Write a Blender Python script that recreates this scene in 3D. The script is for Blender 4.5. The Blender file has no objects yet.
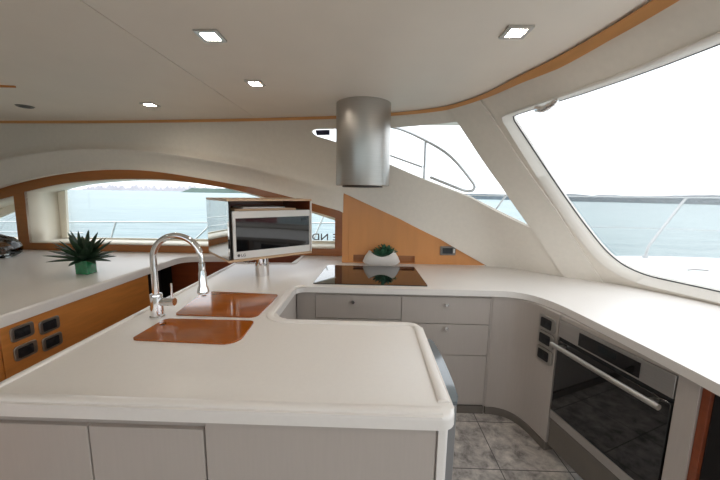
import bpy, bmesh, math, random
from mathutils import Vector, Matrix, Euler
from mathutils.geometry import delaunay_2d_cdt
from bpy import context as CTX
random.seed(7)
COL = CTX.scene.collection
SC = CTX.scene
R = math.radians

# ------------------------------------------------------------------ camera
cam_data = bpy.data.cameras.new('camera')
cam = bpy.data.objects.new('camera', cam_data)
COL.objects.link(cam)
cam_data.sensor_width = 36.0
cam_data.lens = 16.0
cam_data.clip_start = 0.02
cam_data.clip_end = 60000
cam.matrix_world = (Matrix.Translation((0, 0, 1.6)) @ Matrix.Rotation(R(1.4), 4, 'Z')
                    @ Matrix.Rotation(R(90 - 8.2), 4, 'X') @ Matrix.Rotation(R(0.9), 4, 'Z'))
SC.camera = cam

# ------------------------------------------------------------------ world: bright overcast sky
world = bpy.data.worlds.new('sky')
SC.world = world
world.use_nodes = True
wn = world.node_tree
wn.nodes.clear()
w_out = wn.nodes.new('ShaderNodeOutputWorld')
w_bg = wn.nodes.new('ShaderNodeBackground')
w_ramp = wn.nodes.new('ShaderNodeValToRGB')
w_noise = wn.nodes.new('ShaderNodeTexNoise')
w_map = wn.nodes.new('ShaderNodeMapping')
w_tc = wn.nodes.new('ShaderNodeTexCoord')
w_map.inputs['Scale'].default_value = (1.0, 1.0, 5.0)
w_noise.inputs['Scale'].default_value = 2.2
w_noise.inputs['Detail'].default_value = 4
w_ramp.color_ramp.elements[0].position = 0.3
w_ramp.color_ramp.elements[0].color = (0.82, 0.87, 0.93, 1)
w_ramp.color_ramp.elements[1].position = 0.7
w_ramp.color_ramp.elements[1].color = (0.93, 0.95, 0.98, 1)
wn.links.new(w_tc.outputs['Generated'], w_map.inputs['Vector'])
wn.links.new(w_map.outputs['Vector'], w_noise.inputs['Vector'])
wn.links.new(w_noise.outputs['Fac'], w_ramp.inputs['Fac'])
wn.links.new(w_ramp.outputs['Color'], w_bg.inputs['Color'])
wn.links.new(w_bg.outputs['Background'], w_out.inputs['Surface'])
w_bg.inputs['Strength'].default_value = 1.0

# ------------------------------------------------------------------ view
SC.view_settings.view_transform = 'Standard'
SC.view_settings.look = 'None'
SC.view_settings.exposure = 1.4
SC.view_settings.gamma = 1.0
SC.view_settings.use_curve_mapping = False
LAMP = 48.0          # emission of the downlight diffusers

# ================================================================== materials
def srgb(r, g, b):
    f = lambda c: (c / 255 / 12.92) if c / 255 <= 0.04045 else ((c / 255 + 0.055) / 1.055) ** 2.4
    return (f(r), f(g), f(b), 1)

def mat(name, col, rough=0.5, metal=0.0, coat=0.0, spec=0.5, noise=0.0, nscale=8.0, bump=0.0, stretch=(1, 1, 1), aniso=0.0):
    m = bpy.data.materials.new(name)
    m.use_nodes = True
    nt = m.node_tree
    b = nt.nodes['Principled BSDF']
    b.inputs['Base Color'].default_value = col
    b.inputs['Roughness'].default_value = rough
    b.inputs['Metallic'].default_value = metal
    b.inputs['Coat Weight'].default_value = coat
    b.inputs['Coat Roughness'].default_value = 0.06
    b.inputs['Specular IOR Level'].default_value = spec
    b.inputs['Anisotropic'].default_value = aniso
    if noise or bump:
        tc = nt.nodes.new('ShaderNodeTexCoord')
        mp = nt.nodes.new('ShaderNodeMapping')
        mp.inputs['Scale'].default_value = stretch
        n = nt.nodes.new('ShaderNodeTexNoise')
        n.inputs['Scale'].default_value = nscale
        n.inputs['Detail'].default_value = 5
        nt.links.new(tc.outputs['Object'], mp.inputs['Vector'])
        nt.links.new(mp.outputs['Vector'], n.inputs['Vector'])
        if noise:
            r = nt.nodes.new('ShaderNodeValToRGB')
            k0, k1 = 1 - noise, 1 + noise
            r.color_ramp.elements[0].position = 0.3
            r.color_ramp.elements[1].position = 0.7
            r.color_ramp.elements[0].color = (col[0] * k0, col[1] * k0, col[2] * k0, 1)
            r.color_ramp.elements[1].color = (min(1, col[0] * k1), min(1, col[1] * k1), min(1, col[2] * k1), 1)
            nt.links.new(n.outputs['Fac'], r.inputs['Fac'])
            nt.links.new(r.outputs['Color'], b.inputs['Base Color'])
        if bump:
            bp = nt.nodes.new('ShaderNodeBump')
            bp.inputs['Strength'].default_value = bump
            bp.inputs['Distance'].default_value = 0.01
            nt.links.new(n.outputs['Fac'], bp.inputs['Height'])
            nt.links.new(bp.outputs['Normal'], b.inputs['Normal'])
    return m

M = {}
M['wall'] = mat('wall_vinyl', srgb(236, 229, 218), 0.55, noise=0.02, nscale=30, bump=0.03)
M['ceiling'] = mat('ceiling_vinyl', srgb(240, 231, 219), 0.5, noise=0.02, nscale=3, bump=0.0)
M['cream'] = mat('cream_gelcoat', srgb(246, 238, 222), 0.45, noise=0.01, nscale=5)
M['white_top'] = mat('white_solid_surface', srgb(232, 226, 220), 0.32, noise=0.01, nscale=60)
M['lip'] = mat('windscreen_lip', srgb(238, 233, 225), 0.5, noise=0.01, nscale=10)
M['taupe'] = mat('taupe_lacquer', srgb(184, 174, 166), 0.38, noise=0.02, nscale=10, stretch=(9, 9, 0.6))
M['taupe_dark'] = mat('dark_taupe_kick', srgb(112, 104, 96), 0.6, noise=0.06, nscale=10)
M['wood'] = mat('cherry_wood', srgb(208, 134, 66), 0.3, coat=0.35, noise=0.10, nscale=4, stretch=(1, 1, 9))
M['wood_v'] = mat('cherry_wood_upright', srgb(210, 144, 82), 0.38, coat=0.15, noise=0.04, nscale=3, stretch=(5, 5, 0.7))
M['wood_shaded'] = mat('shaded_cherry_wood', srgb(166, 104, 50), 0.32, coat=0.3, noise=0.08, nscale=4, stretch=(0.8, 4, 9))  # darker copy of the cherry wood, shade put into the colour
M['wood_red'] = mat('red_brown_wood', srgb(136, 66, 34), 0.35, coat=0.3, noise=0.12, nscale=4, stretch=(0.8, 4, 9))
M['amber'] = mat('amber_gloss_wood', srgb(160, 82, 8), 0.10, coat=0.35, noise=0.25, nscale=3, stretch=(1, 3, 1))
M['light_wood'] = mat('pale_wood', srgb(206, 172, 138), 0.4, noise=0.08, nscale=6, stretch=(1, 1, 8))
M['chrome'] = mat('chrome', (0.86, 0.86, 0.87, 1), 0.06, 1.0, noise=0.01)
M['steel'] = mat('brushed_steel', (0.50, 0.48, 0.455, 1), 0.34, 1.0, noise=0.05, nscale=5, stretch=(1, 1, 60), aniso=0.5)
M['steel_light'] = mat('light_brushed_steel', (0.62, 0.60, 0.58, 1), 0.32, 1.0, noise=0.04, nscale=5, stretch=(1, 60, 60))
M['black_glass'] = mat('black_glass', (0.006, 0.006, 0.007, 1), 0.03, spec=0.6, coat=0.5, noise=0.01)
M['black'] = mat('black_plastic', (0.012, 0.012, 0.013, 1), 0.4, noise=0.05)
M['dark'] = mat('shaded_interior', srgb(30, 22, 18), 0.7, noise=0.1)  # near-black, with the shade of hollows and openings put into the colour
M['grey'] = mat('grey_plastic', srgb(120, 116, 110), 0.4, noise=0.03)
M['white'] = mat('white_plastic', srgb(225, 222, 218), 0.3, noise=0.01)
M['ceramic'] = mat('white_ceramic', srgb(228, 222, 216), 0.35, noise=0.01)
M['leaf'] = mat('succulent_leaf', srgb(42, 66, 44), 0.5, noise=0.3, nscale=25)
M['leaf_green'] = mat('fresh_succulent_leaf', srgb(58, 104, 78), 0.45, noise=0.3, nscale=25)
M['green_glass'] = mat('green_glass_pot', srgb(18, 120, 74), 0.08, coat=1.0, noise=0.25, nscale=30)
M['navy'] = mat('navy_sticker', srgb(30, 30, 70), 0.5, noise=0.03)
M['letter'] = mat('grey_lettering', srgb(92, 86, 88), 0.5, noise=0.03)
M['rail'] = mat('rail_steel', (0.46, 0.47, 0.48, 1), 0.35, 1.0, noise=0.02)
M['rail_pale'] = mat('pale_rail_steel', (0.8, 0.8, 0.8, 1), 0.4, 1.0, noise=0.02)
M['grey_metal'] = mat('satin_grey_metal', (0.45, 0.43, 0.40, 1), 0.35, 1.0, noise=0.02)
M['mirror'] = mat('mirror_panel', (0.78, 0.80, 0.80, 1), 0.02, 1.0, noise=0.005)
M['rubber'] = mat('black_rubber', (0.01, 0.01, 0.012, 1), 0.5, noise=0.02)
M['deck'] = mat('white_deck', srgb(236, 238, 240), 0.6, noise=0.02, nscale=4)
M['red'] = mat('red_hull', srgb(176, 34, 40), 0.35, noise=0.05)
M['tree'] = mat('hazed_tree_cover', srgb(112, 122, 130), 0.9, noise=0.12, nscale=0.3)  # greyed tree colour, distance haze mixed in
M['island'] = mat('hazed_island_trees', srgb(120, 136, 128), 0.9, noise=0.2, nscale=0.02)  # pale tree colour that carries the haze of distance
M['city'] = mat('hazy_city', srgb(206, 200, 206), 0.9, noise=0.08, nscale=0.01)  # haze painted into the pale city colour
M['grey_gloss'] = mat('grey_gloss', srgb(92, 98, 104), 0.08, coat=1.0, noise=0.02)
M['steel_matt'] = mat('blue_grey_steel', (0.42, 0.44, 0.47, 1), 0.3, 1.0, noise=0.02)
M['screen'] = mat('display_glass', srgb(26, 34, 38), 0.15, noise=0.05)

def emis(name, col, s):
    m = bpy.data.materials.new(name); m.use_nodes = True
    nt = m.node_tree; nt.nodes.clear()
    o = nt.nodes.new('ShaderNodeOutputMaterial'); e = nt.nodes.new('ShaderNodeEmission')
    e.inputs['Color'].default_value = col; e.inputs['Strength'].default_value = s
    nt.links.new(e.outputs[0], o.inputs['Surface'])
    return m
M['lamp'] = emis('lamp_diffuser', (1.0, 0.90, 0.76, 1), LAMP)

def pane_mat(name, tint=(1, 1, 1, 1), refl=1.0):
    m = bpy.data.materials.new(name); m.use_nodes = True
    nt = m.node_tree; nt.nodes.clear()
    o = nt.nodes.new('ShaderNodeOutputMaterial'); t = nt.nodes.new('ShaderNodeBsdfTransparent')
    g = nt.nodes.new('ShaderNodeBsdfGlossy'); mx = nt.nodes.new('ShaderNodeMixShader')
    f = nt.nodes.new('ShaderNodeFresnel'); k = nt.nodes.new('ShaderNodeMath')
    k.operation = 'MULTIPLY'; k.inputs[1].default_value = refl
    f.inputs['IOR'].default_value = 1.45
    t.inputs['Color'].default_value = tint
    g.inputs['Roughness'].default_value = 0.01
    nt.links.new(f.outputs[0], k.inputs[0]); nt.links.new(k.outputs[0], mx.inputs['Fac'])
    nt.links.new(t.outputs[0], mx.inputs[1]); nt.links.new(g.outputs[0], mx.inputs[2])
    nt.links.new(mx.outputs[0], o.inputs['Surface'])
    return m
M['pane'] = pane_mat('window_glass', (0.97, 0.98, 0.98, 1), 0.35)
M['clear'] = pane_mat('clear_bowl_glass', (0.93, 0.95, 0.95, 1), 1.0)

def floor_mat():
    m = bpy.data.materials.new('grey_stone_tiles'); m.use_nodes = True
    nt = m.node_tree; b = nt.nodes['Principled BSDF']
    tc = nt.nodes.new('ShaderNodeTexCoord'); mp = nt.nodes.new('ShaderNodeMapping')
    mp.inputs['Location'].default_value = (-0.845, -1.775, 0)
    br = nt.nodes.new('ShaderNodeTexBrick')
    br.offset = 0.0; br.squash = 1.0
    br.inputs['Scale'].default_value = 1.0
    br.inputs['Mortar Size'].default_value = 0.0035
    br.inputs['Mortar Smooth'].default_value = 0.2
    br.inputs['Brick Width'].default_value = 0.42
    br.inputs['Row Height'].default_value = 0.42
    n = nt.nodes.new('ShaderNodeTexNoise'); n.inputs['Scale'].default_value = 11; n.inputs['Detail'].default_value = 10
    n.inputs['Roughness'].default_value = 0.66; n.inputs['Distortion'].default_value = 0.35
    rp = nt.nodes.new('ShaderNodeValToRGB')
    e = rp.color_ramp.elements
    e[0].position = 0.33; e[0].color = srgb(112, 106, 102)
    e[1].position = 0.68; e[1].color = srgb(222, 214, 204)
    x = e.new(0.48); x.color = srgb(176, 168, 162)
    mx = nt.nodes.new('ShaderNodeMix'); mx.data_type = 'RGBA'
    nt.links.new(tc.outputs['Object'], mp.inputs['Vector']); nt.links.new(mp.outputs['Vector'], br.inputs['Vector'])
    nt.links.new(tc.outputs['Object'], n.inputs['Vector']); nt.links.new(n.outputs['Fac'], rp.inputs['Fac'])
    nt.links.new(br.outputs['Fac'], mx.inputs[0])
    nt.links.new(rp.outputs['Color'], mx.inputs[6]); mx.inputs[7].default_value = srgb(88, 84, 82)
    nt.links.new(mx.outputs[2], b.inputs['Base Color'])
    b.inputs['Roughness'].default_value = 0.35
    return m
M['floor'] = floor_mat()

def sea_mat():
    m = bpy.data.materials.new('sea_water'); m.use_nodes = True
    nt = m.node_tree; b = nt.nodes['Principled BSDF']
    tc = nt.nodes.new('ShaderNodeTexCoord'); mp = nt.nodes.new('ShaderNodeMapping')
    mp.inputs['Scale'].default_value = (0.35, 1.0, 1)
    n = nt.nodes.new('ShaderNodeTexNoise'); n.inputs['Scale'].default_value = 0.55; n.inputs['Detail'].default_value = 6
    n2 = nt.nodes.new('ShaderNodeTexNoise'); n2.inputs['Scale'].default_value = 0.02; n2.inputs['Detail'].default_value = 3
    rp = nt.nodes.new('ShaderNodeValToRGB')
    rp.color_ramp.elements[0].position = 0.35; rp.color_ramp.elements[0].color = srgb(70, 104, 110)
    rp.color_ramp.elements[1].position = 0.7; rp.color_ramp.elements[1].color = srgb(120, 148, 150)
    bp = nt.nodes.new('ShaderNodeBump'); bp.inputs['Strength'].default_value = 0.55; bp.inputs['Distance'].default_value = 0.35
    ad = nt.nodes.new('ShaderNodeMath'); ad.operation = 'ADD'
    nt.links.new(tc.outputs['Object'], mp.inputs['Vector'])
    nt.links.new(mp.outputs['Vector'], n.inputs['Vector']); nt.links.new(mp.outputs['Vector'], n2.inputs['Vector'])
    nt.links.new(n.outputs['Fac'], ad.inputs[0]); nt.links.new(n2.outputs['Fac'], ad.inputs[1])
    hf = nt.nodes.new('ShaderNodeMath'); hf.operation = 'MULTIPLY'; hf.inputs[1].default_value = 0.5
    nt.links.new(ad.outputs[0], hf.inputs[0]); nt.links.new(hf.outputs[0], rp.inputs['Fac'])
    nt.links.new(rp.outputs['Color'], b.inputs['Base Color'])
    nt.links.new(n.outputs['Fac'], bp.inputs['Height']); nt.links.new(bp.outputs['Normal'], b.inputs['Normal'])
    b.inputs['Roughness'].default_value = 0.35
    b.inputs['Specular IOR Level'].default_value = 0.35
    return m
M['sea'] = sea_mat()

# ================================================================== helpers
def link(name, me, m, parent=None, sharp=35, smooth=True):
    if smooth:
        for p in me.polygons: p.use_smooth = True
        me.set_sharp_from_angle(angle=R(sharp))
    for mm in (m if isinstance(m, (list, tuple)) else [m]): me.materials.append(mm)
    o = bpy.data.objects.new(name, me)
    COL.objects.link(o)
    if parent: o.parent = parent
    return o

def obj(name, bm, m, parent=None, loc=None, sharp=35, smooth=True, bevel=0.0, seg=2):
    bmesh.ops.recalc_face_normals(bm, faces=bm.faces)
    me = bpy.data.meshes.new(name)
    bm.to_mesh(me); bm.free()
    o = link(name, me, m, parent, sharp, smooth)
    if loc: o.location = loc
    if bevel:
        b = o.modifiers.new('bevel', 'BEVEL'); b.width = bevel; b.segments = seg; b.limit_method = 'ANGLE'; b.angle_limit = R(40)
        b.harden_normals = False
    return o

def empty(name, loc=(0, 0, 0), rz=0.0):
    o = bpy.data.objects.new(name, None); COL.objects.link(o)
    o.location = loc; o.rotation_euler = (0, 0, rz); o.empty_display_size = 0.1
    return o

def tag(o, label=None, cat=None, group=None, kind=None):
    if label: o['label'] = label
    if cat: o['category'] = cat
    if group: o['group'] = group
    if kind: o['kind'] = kind
    return o

def struct(o, label=None):
    o['kind'] = 'structure'
    if label: o['label'] = label
    return o

def copy_tree(o, parent=None):
    c = o.copy(); COL.objects.link(c)
    if parent is not None: c.parent = parent
    for ch in list(o.children): copy_tree(ch, c)
    return c

def B(): return bmesh.new()

def box(bm, x0, y0, z0, x1, y1, z1):
    vs = [bm.verts.new((x, y, z)) for z in (z0, z1) for (x, y) in ((x0, y0), (x1, y0), (x1, y1), (x0, y1))]
    for f in ((3, 2, 1, 0), (4, 5, 6, 7), (0, 1, 5, 4), (1, 2, 6, 5), (2, 3, 7, 6), (3, 0, 4, 7)):
        bm.faces.new([vs[i] for i in f])
    return bm

def prism(bm, pts, z0, z1):
    a = [bm.verts.new((p[0], p[1], z0)) for p in pts]; b = [bm.verts.new((p[0], p[1], z1)) for p in pts]
    bm.faces.new(a[::-1]); bm.faces.new(b)
    n = len(pts)
    for i in range(n): bm.faces.new((a[i], a[(i + 1) % n], b[(i + 1) % n], b[i]))
    return bm

def frames(path, closed=False):
    n = len(path); out = []
    up = Vector((0, 0, 1))
    prev = None
    for i in range(n):
        if closed: t = path[(i + 1) % n] - path[i - 1]
        elif i == 0: t = path[1] - path[0]
        elif i == n - 1: t = path[-1] - path[-2]
        else: t = (path[i + 1] - path[i]).normalized() + (path[i] - path[i - 1]).normalized()
        t.normalize()
        if prev is None:
            a = up if abs(t.dot(up)) < 0.9 else Vector((1, 0, 0))
            x = t.cross(a).normalized()
        else:
            x = (prev - t * prev.dot(t)).normalized()
        prev = x
        out.append((x, t.cross(x).normalized()))
    return out

def tube(bm, path, r, seg=12, closed=False, caps=True):
    path = [Vector(p) for p in path]
    fr = frames(path, closed)
    rings = []
    for i, p in enumerate(path):
        rr = r[i] if isinstance(r, (list, tuple)) else r
        x, y = fr[i]
        rings.append([bm.verts.new(p + x * (rr * math.cos(2 * math.pi * k / seg)) + y * (rr * math.sin(2 * math.pi * k / seg))) for k in range(seg)])
    n = len(rings)
    for i in range(n if closed else n - 1):
        a, b = rings[i], rings[(i + 1) % n]
        for k in range(seg): bm.faces.new((a[k], a[(k + 1) % seg], b[(k + 1) % seg], b[k]))
    if caps and not closed:
        bm.faces.new(rings[0][::-1]); bm.faces.new(rings[-1])
    return bm

def lathe(bm, prof, c=(0, 0, 0), seg=32, axis=None):
    c = Vector(c); rings = []
    for r, z in prof:
        ring = []
        for k in range(seg):
            a = 2 * math.pi * k / seg
            v = Vector((r * math.cos(a), r * math.sin(a), z))
            if axis: v = axis @ v
            ring.append(bm.verts.new(c + v))
        rings.append(ring)
    for a, b in zip(rings, rings[1:]):
        for k in range(seg): bm.faces.new((a[k], a[(k + 1) % seg], b[(k + 1) % seg], b[k]))
    if prof[0][0] > 1e-5: bm.faces.new(rings[0][::-1])
    if prof[-1][0] > 1e-5: bm.faces.new(rings[-1])
    bmesh.ops.remove_doubles(bm, verts=bm.verts, dist=1e-6)
    return bm

def rpoly(pts, seg=8):
    """polygon with rounded corners: pts = (x, y, radius)"""
    out = []; n = len(pts)
    for i in range(n):
        p = Vector(pts[i][:2]); r = pts[i][2] if len(pts[i]) > 2 else 0
        if r <= 0: out.append((p.x, p.y)); continue
        a = Vector(pts[i - 1][:2]); b = Vector(pts[(i + 1) % n][:2])
        d1 = (a - p).normalized(); d2 = (b - p).normalized()
        ang = d1.angle(d2); t = r / math.tan(ang / 2)
        t = min(t, (a - p).length * 0.49, (b - p).length * 0.49); rr = t * math.tan(ang / 2)
        s, e = p + d1 * t, p + d2 * t
        c = p + (d1 + d2).normalized() * (rr / math.sin(ang / 2))
        a0 = math.atan2(s.y - c.y, s.x - c.x); a1 = math.atan2(e.y - c.y, e.x - c.x)
        da = (a1 - a0 + math.pi) % (2 * math.pi) - math.pi
        for k in range(seg + 1):
            q = a0 + da * k / seg
            out.append((c.x + rr * math.cos(q), c.y + rr * math.sin(q)))
    return out

def inside(p, poly):
    x, y = p; c = False; n = len(poly)
    for i in range(n):
        x1, y1 = poly[i]; x2, y2 = poly[(i + 1) % n]
        if (y1 > y) != (y2 > y) and x < (x2 - x1) * (y - y1) / (y2 - y1) + x1: c = not c
    return c

def densify(poly, st):
    out = []; n = len(poly)
    for i in range(n):
        a = Vector(poly[i]); b = Vector(poly[(i + 1) % n])
        k = max(1, int(math.ceil(max(abs((b - a).x) / st[0], abs((b - a).y) / st[1]))))
        for j in range(k): out.append(tuple(a + (b - a) * (j / k)))
    return out

def sheet(bm, outer, holes, fmap, grid, thick=0.0, extra=()):
    """area between outline and holes in 2-D, mapped through fmap(u, v, offset) and given a real thickness"""
    loops = [densify(outer, grid)] + [densify(h, grid) for h in holes]
    co = []; ed = []
    for L in loops:
        s = len(co); co += [Vector(p) for p in L]
        ed += [(s + i, s + (i + 1) % len(L)) for i in range(len(L))]
    for L in extra:
        s = len(co); co += [Vector(p) for p in L]; ed += [(s + i, s + i + 1) for i in range(len(L) - 1)]
    pts_x = [p for L in extra for p in L]
    us = [p[0] for p in loops[0]]; vs = [p[1] for p in loops[0]]
    u = min(us) + grid[0] * 0.5
    pts_all = [p for L in loops for p in L] + pts_x
    while u < max(us):
        v = min(vs) + grid[1] * 0.5
        while v < max(vs):
            if inside((u, v), loops[0]) and not any(inside((u, v), h) for h in loops[1:]):
                if min(((u - q[0]) / grid[0]) ** 2 + ((v - q[1]) / grid[1]) ** 2 for q in pts_all) > 0.12:
                    co.append(Vector((u, v)))
            v += grid[1]
        u += grid[0]
    vo, eo, fo, *_ = delaunay_2d_cdt(co, ed, [], 0, 1e-6)
    keep = []
    for f in fo:
        c = (sum(vo[i][0] for i in f) / len(f), sum(vo[i][1] for i in f) / len(f))
        if inside(c, loops[0]) and not any(inside(c, h) for h in loops[1:]): keep.append(f)
    used = sorted({i for f in keep for i in f})
    A = {i: bm.verts.new(fmap(vo[i][0], vo[i][1], 0.0)) for i in used}
    for f in keep: bm.faces.new([A[i] for i in f])
    if thick:
        Bv = {i: bm.verts.new(fmap(vo[i][0], vo[i][1], thick)) for i in used}
        cnt = {}
        for f in keep:
            bm.faces.new([Bv[i] for i in reversed(f)])
            for k in range(len(f)):
                e = (f[k], f[(k + 1) % len(f)]); cnt[e] = 1
        for (a, b) in cnt:
            if (b, a) not in cnt: bm.faces.new((A[b], A[a], Bv[a], Bv[b]))
    return bm

def resample(pts, n, closed=False):
    P = [Vector(p) for p in pts]
    if closed: P.append(P[0])
    d = [0]
    for a, b in zip(P, P[1:]): d.append(d[-1] + (b - a).length)
    out = []; m = n if closed else n - 1
    for k in range(n):
        t = d[-1] * k / m; i = 0
        while i < len(d) - 2 and d[i + 1] < t: i += 1
        s = (t - d[i]) / max(1e-9, d[i + 1] - d[i])
        out.append(P[i].lerp(P[i + 1], min(1, s)))
    return out

def smooth_path(pts, n=8):
    P = [Vector(p) for p in pts]; out = []
    for i in range(len(P) - 1):
        p0 = P[max(0, i - 1)]; p1 = P[i]; p2 = P[i + 1]; p3 = P[min(len(P) - 1, i + 2)]
        for k in range(n):
            t = k / n
            out.append(0.5 * ((2 * p1) + (p2 - p0) * t + (2 * p0 - 5 * p1 + 4 * p2 - p3) * t * t + (3 * p1 - p0 - 3 * p2 + p3) * t ** 3))
    out.append(P[-1])
    return out

def ribbon(bm, path, w, z0, z1, round_=0.3):
    """strip of width w following a plan path, with a crowned top"""
    P = [Vector((p[0], p[1])) for p in path]; n = len(P); rows = []
    prof = [(-0.5, z0), (-0.5, z0 + (z1 - z0) * 0.5), (-0.36, z1), (0.36, z1), (0.5, z0 + (z1 - z0) * 0.5), (0.5, z0)]
    for i in range(n):
        if i == 0: t = P[1] - P[0]
        elif i == n - 1: t = P[-1] - P[-2]
        else: t = (P[i + 1] - P[i]).normalized() + (P[i] - P[i - 1]).normalized()
        t.normalize(); nn = Vector((-t.y, t.x))
        rows.append([bm.verts.new((P[i].x + nn.x * a * w, P[i].y + nn.y * a * w, z)) for a, z in prof])
    for a, b in zip(rows, rows[1:]):
        for k in range(len(prof)): bm.faces.new((a[k], a[(k + 1) % len(prof)], b[(k + 1) % len(prof)], b[k]))
    bm.faces.new(rows[0][::-1]); bm.faces.new(rows[-1])
    return bm

def text_mesh(name, s, size, depth, m, parent, mtx, font_bold=0.0):
    cu = bpy.data.curves.new(name, 'FONT'); cu.body = s; cu.size = size; cu.extrude = depth; cu.offset = font_bold; cu.space_character = 1.0
    t = bpy.data.objects.new(name + '_curve', cu); COL.objects.link(t)
    dg = CTX.evaluated_depsgraph_get()
    me = bpy.data.meshes.new_from_object(t.evaluated_get(dg))
    bpy.data.objects.remove(t); me.transform(mtx)
    if mtx.determinant() < 0: me.flip_normals()
    me.name = name
    return link(name, me, m, parent, smooth=False)

# ================================================================== the shell of the saloon: a wall that turns into the raked windscreen
BASE = [(-5.2,3.37),(-3.9,3.37),(-2.5,3.37),(-1.15,3.34),(-.35,3.16),(.35,3.13),(1.22,3.09),(1.66,2.75),(1.92,2.59),(2.12,2.36),(2.30,2.04),(2.42,1.7),(2.52,1.3),(2.62,.6),(2.66,-.5),(2.66,-2.5)]
TOP = [(-5.2,3.42),(-3.9,3.41),(-2.5,3.33),(-1.15,3.18),(-.33,3.05),(.17,2.917),(.559,2.71),(.70,2.53),(.79,2.33),(.868,2.01),(.939,1.73),(.974,1.5),(.994,1.28),(1.01,.7),(1.01,-.5),(1.01,-2.5)]
CEIL = 2.3; TOPZ = 0.92; FLOOR = -0.07

def cr(P, u):
    n = len(P) - 1; u = max(0, min(n - 1e-6, u)); i = int(u); t = u - i
    g = lambda k: Vector(P[max(0, min(n, k))])
    def tan(k):
        if k <= 0: return g(1) - g(0)
        if k >= n: return g(n) - g(n - 1)
        return (g(k + 1) - g(k - 1)) / ((g(k) - g(k - 1)).length + (g(k + 1) - g(k)).length)
    L = (g(i + 1) - g(i)).length
    m0 = tan(i); m1 = tan(i + 1)
    if i > 0: m0 = m0 * L
    if i + 1 < n: m1 = m1 * L
    t2, t3 = t * t, t * t * t
    return (2*t3 - 3*t2 + 1) * g(i) + (t3 - 2*t2 + t) * m0 + (-2*t3 + 3*t2) * g(i + 1) + (t3 - t2) * m1

def S0(u, v):
    b = cr(BASE, u); t = cr(TOP, u); p = b + (t - b) * v
    return Vector((p.x, p.y, TOPZ + (CEIL - TOPZ) * v))

def Sn(u, v):
    u = min(max(u, 0.002), 14.998)
    return (S0(u + 1e-3, v) - S0(u - 1e-3, v)).cross(S0(u, v + 1e-3) - S0(u, v - 1e-3)).normalized()

def S(u, v, off=0.0):          # off > 0 is towards the room
    p = S0(u, v)
    return p + Sn(u, v) * off if off else p

def lin(tab, u):
    if u <= tab[0][0]: return tab[0][1]
    for a, b in zip(tab, tab[1:]):
        if u <= b[0]: return a[1] + (b[1] - a[1]) * (u - a[0]) / (b[0] - a[0])
    return tab[-1][1]

CREASE = [(0,.40),(.5,.58),(.971,.712),(1.302,.777),(1.786,.815),(2.267,.793),(2.584,.753),(2.895,.701),(3.588,.604),(4.06,.517)]
LOWER = [(0,.18),(.5,.37),(.942,.50),(1.279,.591),(1.605,.637),(2.006,.659),(2.408,.619),(2.881,.544),(3.582,.45),(4.03,.378),(4.2,.35)]
def sm(tab, u):
    return sum(lin(tab, u + d * .06) for d in range(-5, 6)) / 11
def relief(u, v):
    """moulded ledge that runs over the arched window: a rounded shoulder, a hollow band and a rolled bottom edge"""
    if u > 4.3: return 0.0
    fade = max(0.0, min(1.0, (4.15 - u) / 1.1))
    c, l = sm(CREASE, u), sm(LOWER, u)
    if v >= c: return 0.0 if v > c + .06 else fade * 0.044 * (1 - (v - c) / .06) ** 2.2
    t = (c - v) / max(.02, c - l)             # 0 at the shoulder, 1 at the bottom edge
    h = 0.065 * math.exp(-((t - .10) / .16) ** 2) + 0.03 * math.exp(-((t - .35) / .3) ** 2)
    h += 0.04 * max(0, (t - .65) / .35) ** 1.3
    return fade * h

def Swall(u, v, off=0.0):
    if off: return S(u, v, -off)
    return S(u, v, relief(u, v))

low = [(u / 10, sm(LOWER, u / 10)) for u in range(0, 42)]
wall_outline = [(0.01, .19)] + low[1:] + [(4.156, .36), (4.157, .497), (4.269, .477), (4.727, .385), (5.017, .325), (5.478, .189), (5.943, 0.0), (14.99, 0.0), (14.99, 1.0), (0.01, 1.0)]
WIN3 = [(3.735,.905),(3.745,.918),(3.80,.925),(4.98,.915),(5.72,.916),(6.38,.914),(6.43,.905),(6.594,.822),(6.816,.60),(6.96,.36),(7.0,.306),(6.98,.300),(6.93,.31),(6.188,.447),(5.701,.54),(5.37,.602),(4.932,.685),(4.022,.836),(3.80,.873),(3.755,.89)]
WS_IN = [tuple(p) for p in smooth_path([(7.955,.872),(7.95,.73),(7.97,.555),(8.01,.42),(8.06,.30),(8.15,.17),(8.29,.104),(8.53,.058),(8.92,.030),(9.9,.016)], 5)] + [(14.6,.010),(14.6,.893),(8.2,.896),(8.02,.892)]
WS_GL = [tuple(p) for p in smooth_path([(8.075,.848),(8.116,.727),(8.171,.558),(8.224,.432),(8.292,.314),(8.399,.190),(8.567,.113),(8.815,.072),(9.15,.052),(9.95,.040)], 5)] + [(14.5,.034),(14.5,.858),(8.25,.869),(8.11,.866)]

def ledge_line(f, d=0.0):
    out = []
    for i in range(3, 41 * 2):
        u = i * .05; c, l = sm(CREASE, u), sm(LOWER, u)
        v = c + d if f is None else c - (c - l) * f
        if v > l + .004: out.append((u, v))
    return out
ledge = [ledge_line(None, .06), ledge_line(None, .04), ledge_line(None, .024), ledge_line(None, .011), ledge_line(0), ledge_line(.05), ledge_line(.1), ledge_line(.16), ledge_line(.24), ledge_line(.34), ledge_line(.48), ledge_line(.62), ledge_line(.75), ledge_line(.88)]
bm = B(); sheet(bm, wall_outline, [WIN3, WS_IN], Swall, (0.09, 0.022), 0.03, ledge)
wall_f = struct(obj('wall_front', bm, M['wall'], sharp=50), 'off-white padded wall sweeping from the arched window round to the windscreen')

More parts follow.
